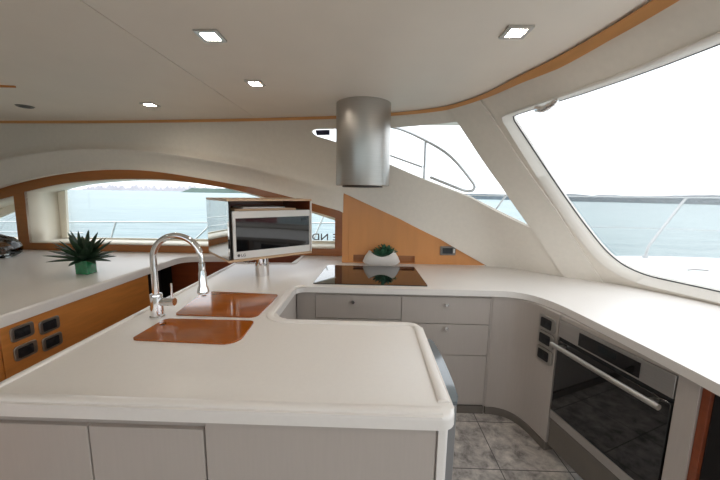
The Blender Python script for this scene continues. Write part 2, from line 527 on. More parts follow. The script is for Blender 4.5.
# ceiling in two panels with a narrow seam, and the backing above it
edge = [S0(u / 10, 1.0) for u in range(0, 150)]
edge = [(p.x, p.y) for p in edge]
fmc = lambda z: (lambda x, y, o: Vector((x, y, z + o)))
SEAM = -1.09
left_e = [p for p in edge if p[0] < SEAM - .003]; right_e = [p for p in edge if p[0] > SEAM + .003]
bm = B()
prism(bm, [(-5.2, -2.5), (SEAM - .003, -2.5), (SEAM - .003, left_e[-1][1])] + left_e[::-1], CEIL, CEIL + .02)
prism(bm, [(SEAM + .003, -2.5)] + [(1.0, -2.5)] + right_e[::-1] + [(SEAM + .003, left_e[-1][1])], CEIL, CEIL + .02)
box(bm, -5.3, -2.6, CEIL + .021, 1.1, 3.5, CEIL + .06)
struct(obj('ceiling', bm, M['ceiling'], smooth=False), 'pale beige smooth ceiling with a thin lengthwise seam')

# wooden strip along the ceiling edge, widening towards the windscreen
bm = B()
hgt = [(0, .018), (3, .018), (5, .018), (6.2, .018), (7.6, .016), (9.0, .022), (9.86, .028), (11.1, .024), (12.1, .024), (15, .024)]
N = 300; rows = []
for i in range(N + 1):
    u = 0.02 + 14.96 * i / N; h = lin(hgt, u)
    rows.append([bm.verts.new(S(u, 0.9999, .004)), bm.verts.new(S(u, 0.9999, .016)), bm.verts.new(S(u, 1 - h, .016)), bm.verts.new(S(u, 1 - h, .004))])
for a, b in zip(rows, rows[1:]):
    for k in range(4): bm.faces.new((a[k], a[(k + 1) % 4], b[(k + 1) % 4], b[k]))
bm.faces.new(rows[0][::-1]); bm.faces.new(rows[-1])
M['trim_wood'] = mat('pale_orange_wood', srgb(224, 164, 104), 0.35, coat=0.2, noise=0.06, nscale=4, stretch=(1, 1, 9))
struct(obj('trim_1', bm, M['trim_wood']), 'thin orange wood strip along the ceiling edge')

# pillar cover between side window and windscreen
bm = B()
PIL = [(6.36, .983), (6.47, .905), (6.60,.80), (6.83, .56), (6.995, .285), (7.12, .06), (7.16, .004), (8.03, .004), (7.99, .2), (7.98, .42), (7.80, .70), (7.70, .93), (7.66, .983)]
sheet(bm, PIL, [], lambda u, v, o: S(u, v, .003 + o), (0.12, 0.04), .012)
struct(obj('trim_2', bm, M['wall'], sharp=50), 'slanted off-white pillar cover between side window and windscreen')

# ------------------------------------------------------------------ windscreen and side window
w4 = struct(empty('window_4', S0(10, 0)), 'large raked windscreen over the right-hand counter')
def put(o, parent):
    o.parent = parent; o.matrix_parent_inverse = Matrix.Translation(-Vector(parent.location)); return o
n = 160
a = resample([(p[0] * .35, p[1]) for p in WS_IN], n, True); b = resample([(p[0] * .35, p[1]) for p in WS_GL], n, True)
# match the two loops corner by corner instead of by length
def pair(A, Bp, k=10):
    out = []
    for i in range(len(A)):
        a0, a1 = Vector(A[i]), Vector(A[(i + 1) % len(A)]); b0, b1 = Vector(Bp[i]), Vector(Bp[(i + 1) % len(Bp)])
        m = k * 4 if (a1 - a0).length > 2 else k
        for j in range(m): out.append((a0.lerp(a1, j / m), b0.lerp(b1, j / m)))
    return out
pr = pair(WS_IN, WS_GL, 2)
bm = B(); rows = []
for pa, pb in pr:
    rows.append([bm.verts.new(S(pa.x, pa.y, .004)), bm.verts.new(S(pa.x * .85 + pb.x * .15, pa.y * .85 + pb.y * .15, .006)),
                 bm.verts.new(S(pb.x, pb.y, -.05)), bm.verts.new(S(pb.x, pb.y, -.075)), bm.verts.new(S(pa.x, pa.y, -.075))])
for i in range(len(rows)):
    a, b = rows[i], rows[(i + 1) % len(rows)]
    for k in range(5): bm.faces.new((a[k], a[(k + 1) % 5], b[(k + 1) % 5], b[k]))
put(obj('window_frame', bm, M['lip'], sharp=60), w4)
bm = B(); tube(bm, [S(p[1].x, p[1].y, -.052) for p in pr], .0045, 8, closed=True)
put(obj('seal', bm, M['rubber']), w4)
bm = B(); sheet(bm, WS_GL, [], lambda u, v, o: S(u, v, -.062 - o), (.3, .12), .005)
put(obj('pane', bm, M['pane']), w4)
bm = B()
for (u, l) in ((9.23, .28),):
    pts = [S(u - l, .884, .012), S(u - l * .3, .878, .03), S(u + l * .3, .880, .026), S(u + l, .888, .012)]
    tube(bm, smooth_path(pts, 5), [.006] + [.016, .02, .017, .021, .016, .02, .015, .019, .017, .021, .016, .019, .014, .012] + [.006], 10)
put(tag(obj('blind_gather', bm, M['chrome'], sharp=80), 'small silvery gathered fitting at the top of the windscreen'), w4)

w3 = struct(empty('window_3', S0(5.4, .7)), 'long pointed side window beside the range hood')
bm = B(); sheet(bm, WIN3, [], lambda u, v, o: S(u, v, -.024 - o), (.3, .12), .004)
put(obj('pane', bm, M['pane']), w3)
bm = B(); tube(bm, [S(u, v, -.020) for u, v in densify(WIN3, (.12, .05))], .004, 6, closed=True)
put(obj('seal', bm, M['lip']), w3)
bm = B()
sheet(bm, [(3.775, .917), (3.945, .917), (3.945, .883), (3.79, .883)], [], lambda u, v, o: S(u, v, -.017 - o), (.2, .1), .003)
put(obj('sticker', bm, M['navy']), w3)

# ------------------------------------------------------------------ arched window: wooden surround, reveals, glazing
YW = 3.45
arch_out = [(-5.2, 1.95), (-.26, 1.95), (-.26, .92), (-5.2, .92)]
def arc(pts, n=6): return [tuple(p) for p in smooth_path(pts, n)]
arch_in = arc([(-3.779,1.563),(-3.364,1.655),(-2.914,1.705),(-2.581,1.721),(-2.143,1.716),(-1.709,1.664),(-1.299,1.591),(-.619,1.412),(-.358,1.338)])
OPEN1 = arch_in + [(-.358, .998), (-3.795, .998)]
OPEN2 = arc([(-5.1,.998),(-4.95,1.17),(-4.5,1.36),(-4.08,1.475),(-3.905,1.52)], 4) + [(-3.92, .998)]
bm = B(); sheet(bm, arch_out, [OPEN1, OPEN2], lambda x, z, o: Vector((x, YW + o, z)), (.6, .3), .03)
struct(obj('trim_3', bm, M['wood_shaded']), 'wood surround, its brown holding painted shade, with a wide arched opening')

def deep_window(name, label, opening, glass, yg=3.83):
    w = struct(empty(name, (opening[0][0], YW, .92)), label)
    n = 120
    cx = sum(p[0] for p in opening) / len(opening)
    A = opening; bm = B(); rows = []
    for (x, z) in densify(A, (.2, .2)):
        rows.append([bm.verts.new((x, YW + .003, z)), bm.verts.new((x, yg, z))])
    for i in range(len(rows)):
        a, b = rows[i], rows[(i + 1) % len(rows)]
        bm.faces.new((a[0], a[1], b[1], b[0]))
    o = obj('reveal', bm, M['cream']); put(o, w)
    s = o.modifiers.new('thickness', 'SOLIDIFY'); s.thickness = .01; s.offset = 1
    x0 = min(p[0] for p in A) - .1; x1 = max(p[0] for p in A) + .1; z0 = min(p[1] for p in A) - .1; z1 = max(p[1] for p in A) + .1
    bm = B(); sheet(bm, [(x0, z0), (x1, z0), (x1, z1), (x0, z1)], [glass], lambda x, z, o: Vector((x, yg + o, z)), (.6, .3), .03)
    put(obj('window_frame', bm, M['cream']), w)
    bm = B(); sheet(bm, [(x0, z0), (x1, z0), (x1, z1), (x0, z1)], [], lambda x, z, o: Vector((x, yg + .031 + o, z)), (.8, .5), .004)
    put(obj('pane', bm, M['pane']), w)
    return w
g1 = arc([(-3.68,1.59),(-3.45,1.655),(-3.09,1.70),(-2.6,1.718),(-2.122,1.70),(-1.75,1.65),(-1.55,1.605),(-.9,1.43),(-.4,1.28)]) + [(-.36, 1.26), (-.36, 1.03), (-3.72, 1.01)]
w1 = deep_window('window_1', 'wide arched sea-view window behind the sink counter', OPEN1, g1)
g2 = arc([(-5.0,1.05),(-4.7,1.18),(-4.4,1.30),(-4.2,1.37),(-4.02,1.43)], 4) + [(-4.02, 1.0)]
g2 = [(-5.05, 1.0)] + g2
w2 = deep_window('window_2', 'narrow arched window end at the far left', OPEN2, g2)
def glass_letters(txt, xa, xb):     # painted on the outside, so it reads mirrored from in here
    o = text_mesh('lettering', txt, .11, .002, M['letter'], None, Matrix.Diagonal((-1.0, 1, 1, 1)) @ Matrix.Rotation(R(90), 4, 'X'), .001)
    xs = [v.co.x for v in o.data.vertices]; zs = [v.co.z for v in o.data.vertices]
    for v in o.data.vertices:
        v.co.x = xa + (v.co.x - min(xs)) * (xb - xa) / (max(xs) - min(xs)); v.co.z = 1.037 + (v.co.z - min(zs)) * .080 / (max(zs) - min(zs)); v.co.y += YW + .378
    put(o, w1)
glass_letters('ND', -.675, -.480); glass_letters('E', -.422, -.345)

# side wall and floor, far outside or below the picture
bm = B(); box(bm, -5.3, -2.5, FLOOR, -5.21, 3.5, 2.32)
struct(obj('wall_left', bm, M['wall'], smooth=False), 'plain side wall beyond the picture')
bm = B()
box(bm, -5.2, -2.6, FLOOR, 2.7, -2.51, 1.0); box(bm, -5.2, -2.6, 1.95, 1.05, -2.51, 2.299); box(bm, -5.2, -2.6, 1.0, -3.6, -2.51, 1.95); box(bm, 1.2, -2.6, 1.0, 1.6, -2.51, 1.5)  # unseen wall added to cut the light on the cabinet fronts
struct(obj('wall_rear_blocker', bm, M['wall'], smooth=False), 'added unseen aft wall with a broad window, cutting light from behind the viewer')
bm = B(); box(bm, -5.2, -2.5, FLOOR - .05, 2.7, 3.5, FLOOR)
struct(obj('floor', bm, M['floor'], smooth=False), 'grey mottled stone floor tiles')
bm = B(); box(bm, -5.2, 3.49, FLOOR, 1.3, 3.53, .99)
struct(obj('wall_back', bm, M['wall'], smooth=False), 'wall below the window')
# wood tip of the hatch rim on the ceiling at far left
bm = B(); prism(bm, [(-3.4, 2.16), (-2.9, 2.20), (-2.45, 2.265), (-2.45, 2.275), (-2.9, 2.262), (-3.4, 2.28)], CEIL - .012, CEIL - .0005)
struct(obj('trim_4', bm, M['wood']), 'pointed orange wood strip on the ceiling at far left')

# ================================================================== worktops
cabx = lambda t: (1.206 + .2121 * t, 1.933 - .9772 * t)
inner = [(1.33,.5),(1.318,1.11),(1.296,1.44),(1.272,1.66),(1.252,1.85),(1.236,1.97),(1.206,2.08),(1.16,2.17),(1.095,2.23),(1.01,2.26),(.93,2.268)]
innerS = [tuple(p) for p in smooth_path(inner, 4)]
outer = [S0(u / 5, 0) for u in range(30, 70)]
outer = [(p.x + .015, p.y + .015) for p in outer]
pts = [(-1.29, .905, .02), (.290, .905, .05), (.293, 1.645, .06), (-.515, 1.645, .09), (-.515, 2.25, .07)]
poly = rpoly([(-1.29, .905, .02), (.290, .905, .05), (.293, 1.645, .06), (-.515, 1.645, .09), (-.515, 2.268, .07), (.93, 2.268, 0), (.93, 3.1, 0), (-1.29, 3.1, 0)], 7)
# take the rounded corners of the U and continue with the curved run
cut = [i for i, p in enumerate(poly) if abs(p[0] - .93) < 1e-6 and abs(p[1] - 2.268) < 1e-6][0]
W = poly[:cut] + innerS[::-1] + [(1.33, -.6), (2.66, -.6)] + [p for p in outer[::-1] if p[1] > -.5] + [(1.10, 3.12), (-.26, 3.12), (-.26, 3.445), (-.73, 3.445), (-.73, 3.05), (-1.29, 3.0)]
bm = B(); prism(bm, W, .876, TOPZ)
top_edges = [e for e in bm.edges if all(v.co.z > .91 for v in e.verts) and len(e.link_faces) == 2]
bmesh.ops.bevel(bm, geom=top_edges, offset=.014, segments=4, profile=.5, affect='EDGES')
bot = [e for e in bm.edges if all(v.co.z < .878 for v in e.verts)]
wt = obj('worktop', bm, M['white_top'], sharp=30)
tag(wt, 'continuous white worktop running from the front peninsula past the sink to under the windscreen', 'worktop')
def rim(name, path, w=.034):
    bm = B(); ribbon(bm, path, w, TOPZ - .002, TOPZ + .0075)
    return obj(name, bm, M['white_top'], wt, sharp=60)
rim('raised_rim', [(-1.268, .94), (-1.268, 2.975)], .028)
rim('raised_rim', [(-1.25, .935), (.245, .935)], .036)
rim('raised_rim', [(-1.25, 2.975), (-.72, 3.02), (-.70, 3.05), (-.70, 3.42)], .028)
pth = rpoly([(.262, .98, 0), (.265, 1.617, .05), (-.543, 1.617, .11), (-.543, 2.297, .08), (-.25, 2.297, 0), (-.25, .98, 0)], 8)[:-2]
rim('raised_rim', pth, .040)

# console worktop by the left window
CW = [(-5.15, -.6), (-1.95, -.6), (-1.95, 3.05)] + [tuple(p) for p in smooth_path([(-1.95, 3.05), (-1.93, 3.2), (-1.82, 3.27), (-1.6, 3.30), (-1.38, 3.34), (-1.26, 3.38)], 4)][1:] + [(-1.25, 3.445), (-5.15, 3.445)]
bm = B(); prism(bm, CW, .86, TOPZ)
te = [e for e in bm.edges if all(v.co.z > .91 for v in e.verts)]
bmesh.ops.bevel(bm, geom=te, offset=.010, segments=3, profile=.5, affect='EDGES')
con = tag(obj('side_worktop', bm, M['white_top'], sharp=30), 'white side console top carrying the spiky potted plant, below the arched window', 'worktop')
bm = B(); ribbon(bm, [(-1.968, .2), (-1.968, 2.3), (-1.968, 2.95)], .022, TOPZ - .002, TOPZ + .005)
obj('raised_rim', bm, M['white_top'], con, sharp=60)

# ================================================================== cabinets
def cabinet(name, label, loc=(0, 0, 0), rz=0, cat='cabinet', group=None):
    return tag(empty(name, loc, rz), label, cat, group)
def pbox(name, parent, x0, y0, z0, x1, y1, z1, m, bevel=.002, **k):
    bm = B(); box(bm, x0, y0, z0, x1, y1, z1); return obj(name, bm, m, parent, bevel=bevel, **k)

# front peninsula
pc = cabinet('peninsula_cabinet', 'grey-taupe cabinet with two door fronts under the near end of the peninsula', (0, .94, FLOOR))
Fz = lambda z: z - FLOOR
pbox('body', pc, -1.26, .018, 0.0, .24, .13, Fz(.8735), M['taupe'])
pbox('door', pc, -1.26, 0, Fz(.03), -.922, .0175, Fz(.822), M['taupe'])
pbox('door', pc, -.916, 0, Fz(.03), -.531, .0175, Fz(.822), M['taupe'])
pbox('front_panel', pc, -.525, .002, Fz(.03), .232, .0175, Fz(.8735), M['taupe'])
bm = B()
prism(bm, rpoly([(.241, .004, 0), (.275, .004, .028), (.275, .13, 0), (.241, .13, 0)], 8), 0.0, Fz(.8735))
tag(obj('corner_post', bm, M['white_top'], pc), 'rounded off-white corner post')

sc_ = cabinet('sink_cabinet', 'cabinet block under the sink counter, its pale side facing the aisle', (-.9, 1.08, FLOOR))
pbox('body', sc_, -.34, 0, 0, .365, 1.93, Fz(.8735), M['taupe'])
pbox('side_panel', sc_, .366, .55, .0, .375, 1.2, Fz(.8735), M['taupe'])

# back run with drawers
bc = cabinet('drawer_cabinet', 'grey-taupe drawer cabinet below the cooktop', (0, 2.29, FLOOR))
pbox('body', bc, -.515, .018, 0.0, .93, .65, Fz(.8735), M['taupe'])
pbox('filler_panel', bc, .9165, .003, Fz(-.01), .9295, .0175, Fz(.8735), M['taupe'], 0)
pbox('filler_panel', bc, -.524, .004, Fz(0), -.384, .0175, Fz(.8735), M['taupe'])
def drawer(x0, x1, z0, z1, kx, kz):
    d = pbox('drawer', bc, x0, 0, Fz(z0), x1, .0175, Fz(z1), M['taupe'])
    if kx is not None:
        bm = B(); ax = Matrix.Rotation(R(90), 3, 'X')
        lathe(bm, [(.006, 0), (.005, .012), (.012, .014), (.014, .02), (.012, .027), (.0, .029)], (kx, 0, Fz(kz)), 20, ax)
        obj('knob', bm, M['chrome'], d)
drawer(-.381, .257, .675, .855, -.10, .808)
drawer(.2605, .914, .652, .855, .591, .802)
drawer(.2605, .914, .406, .646, .596, .622)
pbox('base_panel', bc, -.378, .003, Fz(0), .915, .0175, Fz(.400), M['taupe'])
pbox('front_panel', bc, -.378, .003, Fz(.412), .256, .0175, Fz(.668), M['taupe'])
bm = B(); box(bm, -.5, -.004, 0, .915, .0175, Fz(-.012)); obj('plinth', bm, M['taupe_dark'], bc)

# curved corner
cp = [Vector(p) for p in smooth_path([(.93, 2.29), (1.0, 2.285), (1.075, 2.255), (1.13, 2.195), (1.163, 2.12), (1.185, 2.03), (1.2045, 1.942)], 6)]
def curved(bm, path, t0, t1, z0, z1):
    n = len(path); A = []; Bq = []
    for i in range(n):
        t = (path[min(n - 1, i + 1)] - path[max(0, i - 1)]).normalized(); nn = Vector((-t.y, t.x))
        A.append(path[i] + nn * t0); Bq.append(path[i] + nn * t1)
    prism(bm, [tuple(p) for p in A] + [tuple(p) for p in Bq[::-1]], z0, z1)
cc = cabinet('corner_cabinet', 'curved grey-taupe corner panel with three outlet plates, left of the oven', (0, 0, FLOOR))
bm = B(); curved(bm, cp, 0, .25, Fz(-.012), Fz(.8735)); obj('curved_panel', bm, M['taupe'], cc)
bm = B(); curved(bm, cp, -.006, .24, 0, Fz(-.0125)); obj('plinth', bm, M['taupe_dark'], cc)

# oven run (local x runs along the front towards the camera, local y into the cabinet)
ORZ = math.atan2(-.9772, .2121)
oc = cabinet('oven_housing', 'grey-taupe housing around the built-in oven, reaching to the wood upright', (1.206, 1.933, FLOOR), ORZ)
pbox('bottom_panel', oc, 0.004, .004, Fz(-.012), .636, .03, Fz(.178), M['taupe_dark'])
pbox('side_panel', oc, .638, 0, Fz(-.07), .716, .5, Fz(.8735), M['taupe'])
pbox('rail', oc, 0, .004, Fz(.8475), .637, .3, Fz(.8735), M['taupe'])
pbox('back_panel', oc, 0, .56, 0, .637, .58, Fz(.8735), M['dark'])
pbox('side_lining', oc, .7455, .03, 0, .749, .55, Fz(.8735), M['dark'], 0)
pbox('upright', oc, .7165, .012, Fz(-.07), .745, .55, Fz(.8735), M['wood_red'])
ic = cabinet('open_compartment', 'dark open compartment at the right edge, below the white worktop', (1.206, 1.933, FLOOR), ORZ)
pbox('back_panel', ic, .7495, .5, 0, 1.9, .52, Fz(.85), M['dark'])  # shade of the open space painted as a near-black panel
pbox('base', ic, .7495, .03, 0, 1.9, .499, .10, M['dark'])

ov = tag(empty('built_in_oven', (1.206, 1.933, .183), ORZ), 'stainless built-in oven with black glass door and long bar handle', 'oven')
O = lambda z: z - .183
pbox('body', ov, .002, .022, O(.19), .632, .5, O(.845), M['dark'])
pbox('control_panel', ov, .001, -.002, O(.738), .633, .021, O(.846), M['steel_light'])
d_ = pbox('display', ov, .147, -.0045, O(.748), .49, -.0025, O(.826), M['black_glass'], .001)
pbox('screen', d_, .27, -.0055, O(.775), .37, -.0047, O(.808), M['screen'], 0)
pbox('top_gap', ov, .004, .006, O(.716), .630, .0215, O(.7375), M['black'], 0)
dr = pbox('door', ov, .004, -.002, O(.240), .630, .0215, O(.7155), M['black_glass'], .003)
pbox('door_trim', dr, .004, -.005, O(.185), .630, .0210, O(.2395), M['steel_light'])
hb = B(); tube(hb, [(.012, -.055, O(.697)), (.32, -.060, O(.697)), (.622, -.055, O(.697))], .014, 16)
h_ = obj('handle', hb, M['steel_light'], dr)
for x in (.06, .575): pbox('handle_bracket', h_, x - .012, -.05, O(.69), x + .012, -.003, O(.704), M['steel_light'])

# plinth of the oven run
# fridge with bowed steel door at the peninsula's end
fr = tag(empty('undercounter_fridge', (.30, 1.33, FLOOR)), 'bowed stainless fridge door bulging out at the end of the peninsula', 'fridge')
pbox('body', fr, -.5, -.245, 0.0, .0, .255, Fz(.8735), M['grey'])
arcp = [(.001, -.252)] + [(.001 + .034 + .020 * max(0, math.sin(math.pi * (i / 16))) ** .35, -.252 + .512 * i / 16) for i in range(17)] + [(.001, .26)]
bm = B(); prism(bm, arcp, .03, Fz(.842)); fd = obj('door', bm, M['steel_matt'], fr, sharp=50)
bm = B(); prism(bm, [(x + (.002 if x > .005 else 0), y * 1.004) for x, y in arcp], Fz(.8425), Fz(.856)); tag(obj('door_cap', bm, M['grey_gloss'], fd, sharp=50), 'glossy grey top edge of the fridge door')

# wooden console cabinet across the stairwell
wc = cabinet('console_cabinet', 'orange wood cabinet front with four switch plates, below the side console top', (-1.97, 1.5, FLOOR))
pbox('body', wc, -.7, -1.5, 0, -.019, 1.25, Fz(.859), M['wood'])
pbox('door', wc, -.0185, -1.5, 0.02, 0, .075, Fz(.857), M['wood'])
pbox('front_panel', wc, -.0185, .081, 0.02, 0, 1.25, Fz(.857), M['wood'])
sp = cabinet('stairwell_panel', 'dark reddish-brown wood lining at the back of the stairwell behind the tap', (-1.6, 3.3, FLOOR), cat='panel')
pbox('panel', sp, -.50, 0.0, 0, .30, .03, Fz(.8585), M['wood_red'])
pbox('recess_panel', sp, .355, .105, 0, .87, .118, Fz(.925), M['wood_red'], 0)
pbox('recess_panel', sp, .3005, .105, 0, .3545, .118, Fz(.858), M['wood_red'], 0)
pbox('side_panel', sp, -1.0, 0.031, 0, -.3, .05, Fz(.8585), M['dark'])  # near-black sheet painting the shade under the console top
bw = pbox('shade_board', sp, -.62, -.50, 0, -.60, -.03, Fz(.8585), M['dark'])  # near-black board standing in for the unlit space under the counter

# wood bulkhead with the slot, behind the cooktop
pn = tag(empty('wood_bulkhead', (-.25, 3.12, TOPZ)), 'triangular orange wood panel with a low slot, behind the cooktop', 'panel')
bm = B()
sheet(bm, [(.002, .001), (1.50, .001), (1.40, .04), (.002, .76)], [[(.11, .008), (.718, .008), (.718, .082), (.11, .082)]], lambda x, z, o: Vector((x, o, z)), (.3, .2), .018)
obj('panel', bm, M['wood_v'], pn)
pbox('slot_back', pn, .05, .045, .001, .78, .05, .14, M['wood_shaded'], 0)
pbox('slot_lining', pn, .10, .019, .083, .73, .045, .088, M['wood_shaded'], 0)
pbox('edge_post', pn, -.002, -.006, .001, .062, -.0002, .672, M['wood_v'])
pbox('side_panel', pn, .002, .019, .001, .02, .325, .62, M['wood_v'])

# ================================================================== outlet plates
def plate_parts(root, w, h, two=True, face=M['black']):
    bm = B(); prism(bm, rpoly([(-w/2, -h/2, h*.22), (w/2, -h/2, h*.22), (w/2, h/2, h*.22), (-w/2, h/2, h*.22)], 5), 0, .010)
    obj('plate', bm, M['grey_metal'], root, bevel=.0025)
    bm = B(); prism(bm, rpoly([(-w*.36, -h*.33, h*.08), (w*.30, -h*.33, h*.08), (w*.30, h*.33, h*.08), (-w*.36, h*.33, h*.08)], 4), .0101, .0125)
    f = obj('insert', bm, face, root)
    for sx in (-.19, .13):
        bm = B(); lathe(bm, [(h*.17, 0), (h*.19, .001), (h*.19, .002), (h*.15, .0028)], (w * sx, 0, .0126), 16)
        obj('socket' if two else 'button', bm, M['rubber'], f)
# local z = out of the plate; orient with a matrix
def place_plate(o, p, out, up=(0, 0, 1)):
    z = Vector(out).normalized(); y = Vector(up); x = y.cross(z).normalized(); y = z.cross(x)
    m = Matrix((x, y, z)).transposed().to_4x4(); m.translation = Vector(p); o.matrix_world = m
sw = tag(empty('switch_plate'), 'upper left of the four switch plates on the orange console front', 'switch plate', 'switch plates on the wood console')
plate_parts(sw, .125, .085)
sites = [((-1.9695, 1.685, .790), None), ((-1.9695, 1.84, .765), 'upper right of the four switch plates on the orange console front'),
         ((-1.9695, 1.69, .675), 'lower left of the four switch plates on the orange console front'), ((-1.9695, 1.845, .655), 'lower right of the four switch plates on the orange console front')]
for i, (p, lab) in enumerate(sites):
    o = sw if i == 0 else copy_tree(sw)
    if lab: o['label'] = lab
    place_plate(o, p, (1, 0, 0))
ow = tag(empty('outlet_plate'), 'topmost of the three outlet plates beside the oven', 'outlet', 'outlet plates beside the oven')
plate_parts(ow, .135, .100)
for i, (z, lab) in enumerate([(.762, None), (.655, 'middle one of the three outlet plates beside the oven'), (.545, 'lowest of the three outlet plates beside the oven')]):
    o = ow if i == 0 else copy_tree(ow)
    if lab: o['label'] = lab
    place_plate(o, (1.1835, 2.018, z + .02), (-.975, -.222, 0))
th = tag(empty('thermostat'), 'small silver control with dark display on the orange wood panel', 'thermostat')
bm = B(); prism(bm, rpoly([(-.075, -.044, .008), (.075, -.044, .008), (.075, .044, .008), (-.075, .044, .008)], 4), 0, .014); obj('housing', bm, M['grey'], th, bevel=.003)
bm = B(); box(bm, -.052, -.028, .0141, .045, .028, .016); d = obj('display', bm, M['screen'], th)
bm = B(); box(bm, .052, -.02, .0141, .066, .02, .017); obj('button', bm, M['white'], th)
place_plate(th, (.787, 3.1195, 1.062), (0, -1, 0))

# ================================================================== cooktop, hood
ck = tag(empty('cooktop', (.022, 2.652, TOPZ)), 'black glass cooktop set into the white worktop below the hood', 'cooktop')
bm = B(); prism(bm, rpoly([(-.43, -.315, .012), (.435, -.315, .012), (.42, .315, .012), (-.40, .315, .012)], 4), .0005, .007); obj('glass_plate', bm, M['black_glass'], ck, bevel=.0015)

hd = tag(empty('range_hood', (-.052, 2.655, 1.665)), 'cylindrical brushed steel range hood hanging from the ceiling', 'range hood')
bm = B(); lathe(bm, [(.205, .0), (.215, .001), (.2165, .006), (.2165, CEIL - 1.665 - .001), (.20, CEIL - 1.665 - .001), (.20, .02), (.205, .0)], (0, 0, 0), 96); obj('cylinder', bm, M['steel'], hd, sharp=30)
bm = B(); lathe(bm, [(.199, .012), (.199, .018), (.0, .018)], (0, 0, 0), 64)
fl = obj('filter', bm, M['grey'], hd)
bm = B(); lathe(bm, [(.16, -.012), (.165, -.010), (.165, .0115), (.0, .0115)], (0, 0, 0), 64); obj('cover_disc', bm, M['black'], hd)

# ================================================================== ceiling lights
def light_fixture():
    r = tag(empty('downlight'), 'x', 'ceiling light', 'lit square ceiling downlights')
    bm = B()
    sheet(bm, [(-.053, -.053), (.053, -.053), (.053, .053), (-.053, .053)], [[(-.034, -.034), (.034, -.034), (.034, .034), (-.034, .034)]], lambda x, y, o: Vector((x, y, -.0005 - o)), (.2, .2), .009)
    obj('frame', bm, M['steel_light'], r)
    bm = B(); box(bm, -.0338, -.0338, -.004, .0338, .0338, -.001); obj('diffuser', bm, M['lamp'], r, smooth=False)
    return r
L0 = light_fixture()
labs = [((-.727, 1.542), 'nearest lit square ceiling light left of the range hood'), ((-.745, 2.17), 'lit square ceiling light nearest the hood on its left, second row back'),
        ((-1.80, 2.70), 'farthest lit ceiling light, above the arched window'), ((.618, 1.50), 'lit square ceiling light right of the hood, near the windscreen'),
        ((-2.3, 1.0), 'added fill light over the side console, out of view at upper left'), ((-.7, -.5), 'added fill light behind the viewer, on the sink side'), ((.5, -.4), 'added fill light behind the viewer, on the oven side')]
for i, (p, lab) in enumerate(labs):
    o = L0 if i == 0 else copy_tree(L0)
    o.location = (p[0], p[1], CEIL); o['label'] = lab
    if i > 3: o['group'] = 'added fill lights out of view'  # these remaining fixtures are unseen, added to fill the interior with light
ul = tag(empty('unlit_downlight', (-2.955, 2.797, CEIL)), 'unlit round ceiling light with a dark centre at far left', 'ceiling light')
bm = B(); lathe(bm, [(.03, -.001), (.034, -.010), (.052, -.010), (.062, -.0015), (.062, -.0006), (.03, -.0006)], (0, 0, 0), 32); obj('frame', bm, M['grey'], ul)
bm = B(); lathe(bm, [(.04, -.0125), (.04, -.0105), (0, -.0105)], (0, 0, 0), 32); obj('lens', bm, M['black'], ul)

# ================================================================== sink covers and tap
def cover(name, label, pts, hole, cat='sink cover'):
    hp = [(hole[0] + .016 * math.cos(2 * math.pi * k / 20), hole[1] + .016 * math.sin(2 * math.pi * k / 20)) for k in range(20)]
    bm = B(); sheet(bm, rpoly(pts, 6), [hp], lambda x, y, o: Vector((x, y, .0065 - o)), (.3, .3), .006)
    o = obj(name, bm, M['amber'], None, sharp=30); o.location = (0, 0, TOPZ)
    bm = B(); lathe(bm, [(.0155, .0006), (.0155, .0010), (0, .0010)], (hole[0], hole[1], 0), 20)
    d = obj('finger_hole_shade', bm, M['dark'], o)  # dark disc painting the shade down in the hole
    return tag(o, label, cat)
cover('sink_cover', 'glossy amber sink cover nearest the front, with one corner cut round', [(-1.078, 1.355, .03), (-.575, 1.335, .07), (-.59, 1.605, .03), (-1.07, 1.605, .03)], (-1.035, 1.525))
cover('sink_cover', 'glossy amber sink cover farther back, beside the galley opening', [(-1.06, 1.662, .03), (-.60, 1.650, .05), (-.588, 2.055, .03), (-1.105, 2.085, .03)], (-1.06, 1.985))

fc = tag(empty('kitchen_tap', (-1.135, 1.635, TOPZ + .0005)), 'tall chrome gooseneck tap with pull-down spray head beside the amber sink covers', 'tap')
bm = B(); lathe(bm, [(.038, .0), (.038, .006), (.032, .010), (.031, .12), (.029, .128), (.020, .132)], (0, 0, 0), 32); obj('base', bm, M['chrome'], fc)
arcpts = [(0, 0, .12), (0, 0, .30)]
cx, cz, rr = .130, .318, .130
arcpts = [Vector((0, 0, .125)), Vector((0, 0, .24)), Vector((0, 0, .29))] + [Vector((cx - rr * math.cos(a), 0, cz + rr * math.sin(a))) for a in [math.pi * k / 20 for k in range(0, 19)]]
bm = B(); tube(bm, arcpts, .0165, 20); sp_ = obj('spout', bm, M['chrome'], fc)
e = arcpts[-1]; dn = (arcpts[-1] - arcpts[-2]).normalized()
bm = B(); tube(bm, [e, e + dn * .015 + Vector((0, 0, -.01)), (e.x + .006, 0, e.z - .05)], .0125, 16); obj('joint', bm, M['chrome'], sp_)
hx, hz = e.x + .006, e.z - .05
bm = B(); lathe(bm, [(.013, 0), (.0165, -.004), (.0165, -.045), (.0195, -.06), (.0205, -.125), (.030, -.150), (.031, -.163), (.027, -.168), (0, -.168)], (hx, 0, hz), 28); obj('spray_head', bm, M['chrome'], sp_)
bm = B(); tube(bm, [(.025, 0, .085), (.10, 0, .088)], .021, 20); lv = obj('valve', bm, M['chrome'], fc)
bm = B(); tube(bm, [(.086, 0, .10), (.088, 0, .19)], [.006, .005], 12); obj('lever', bm, M['chrome'], lv)

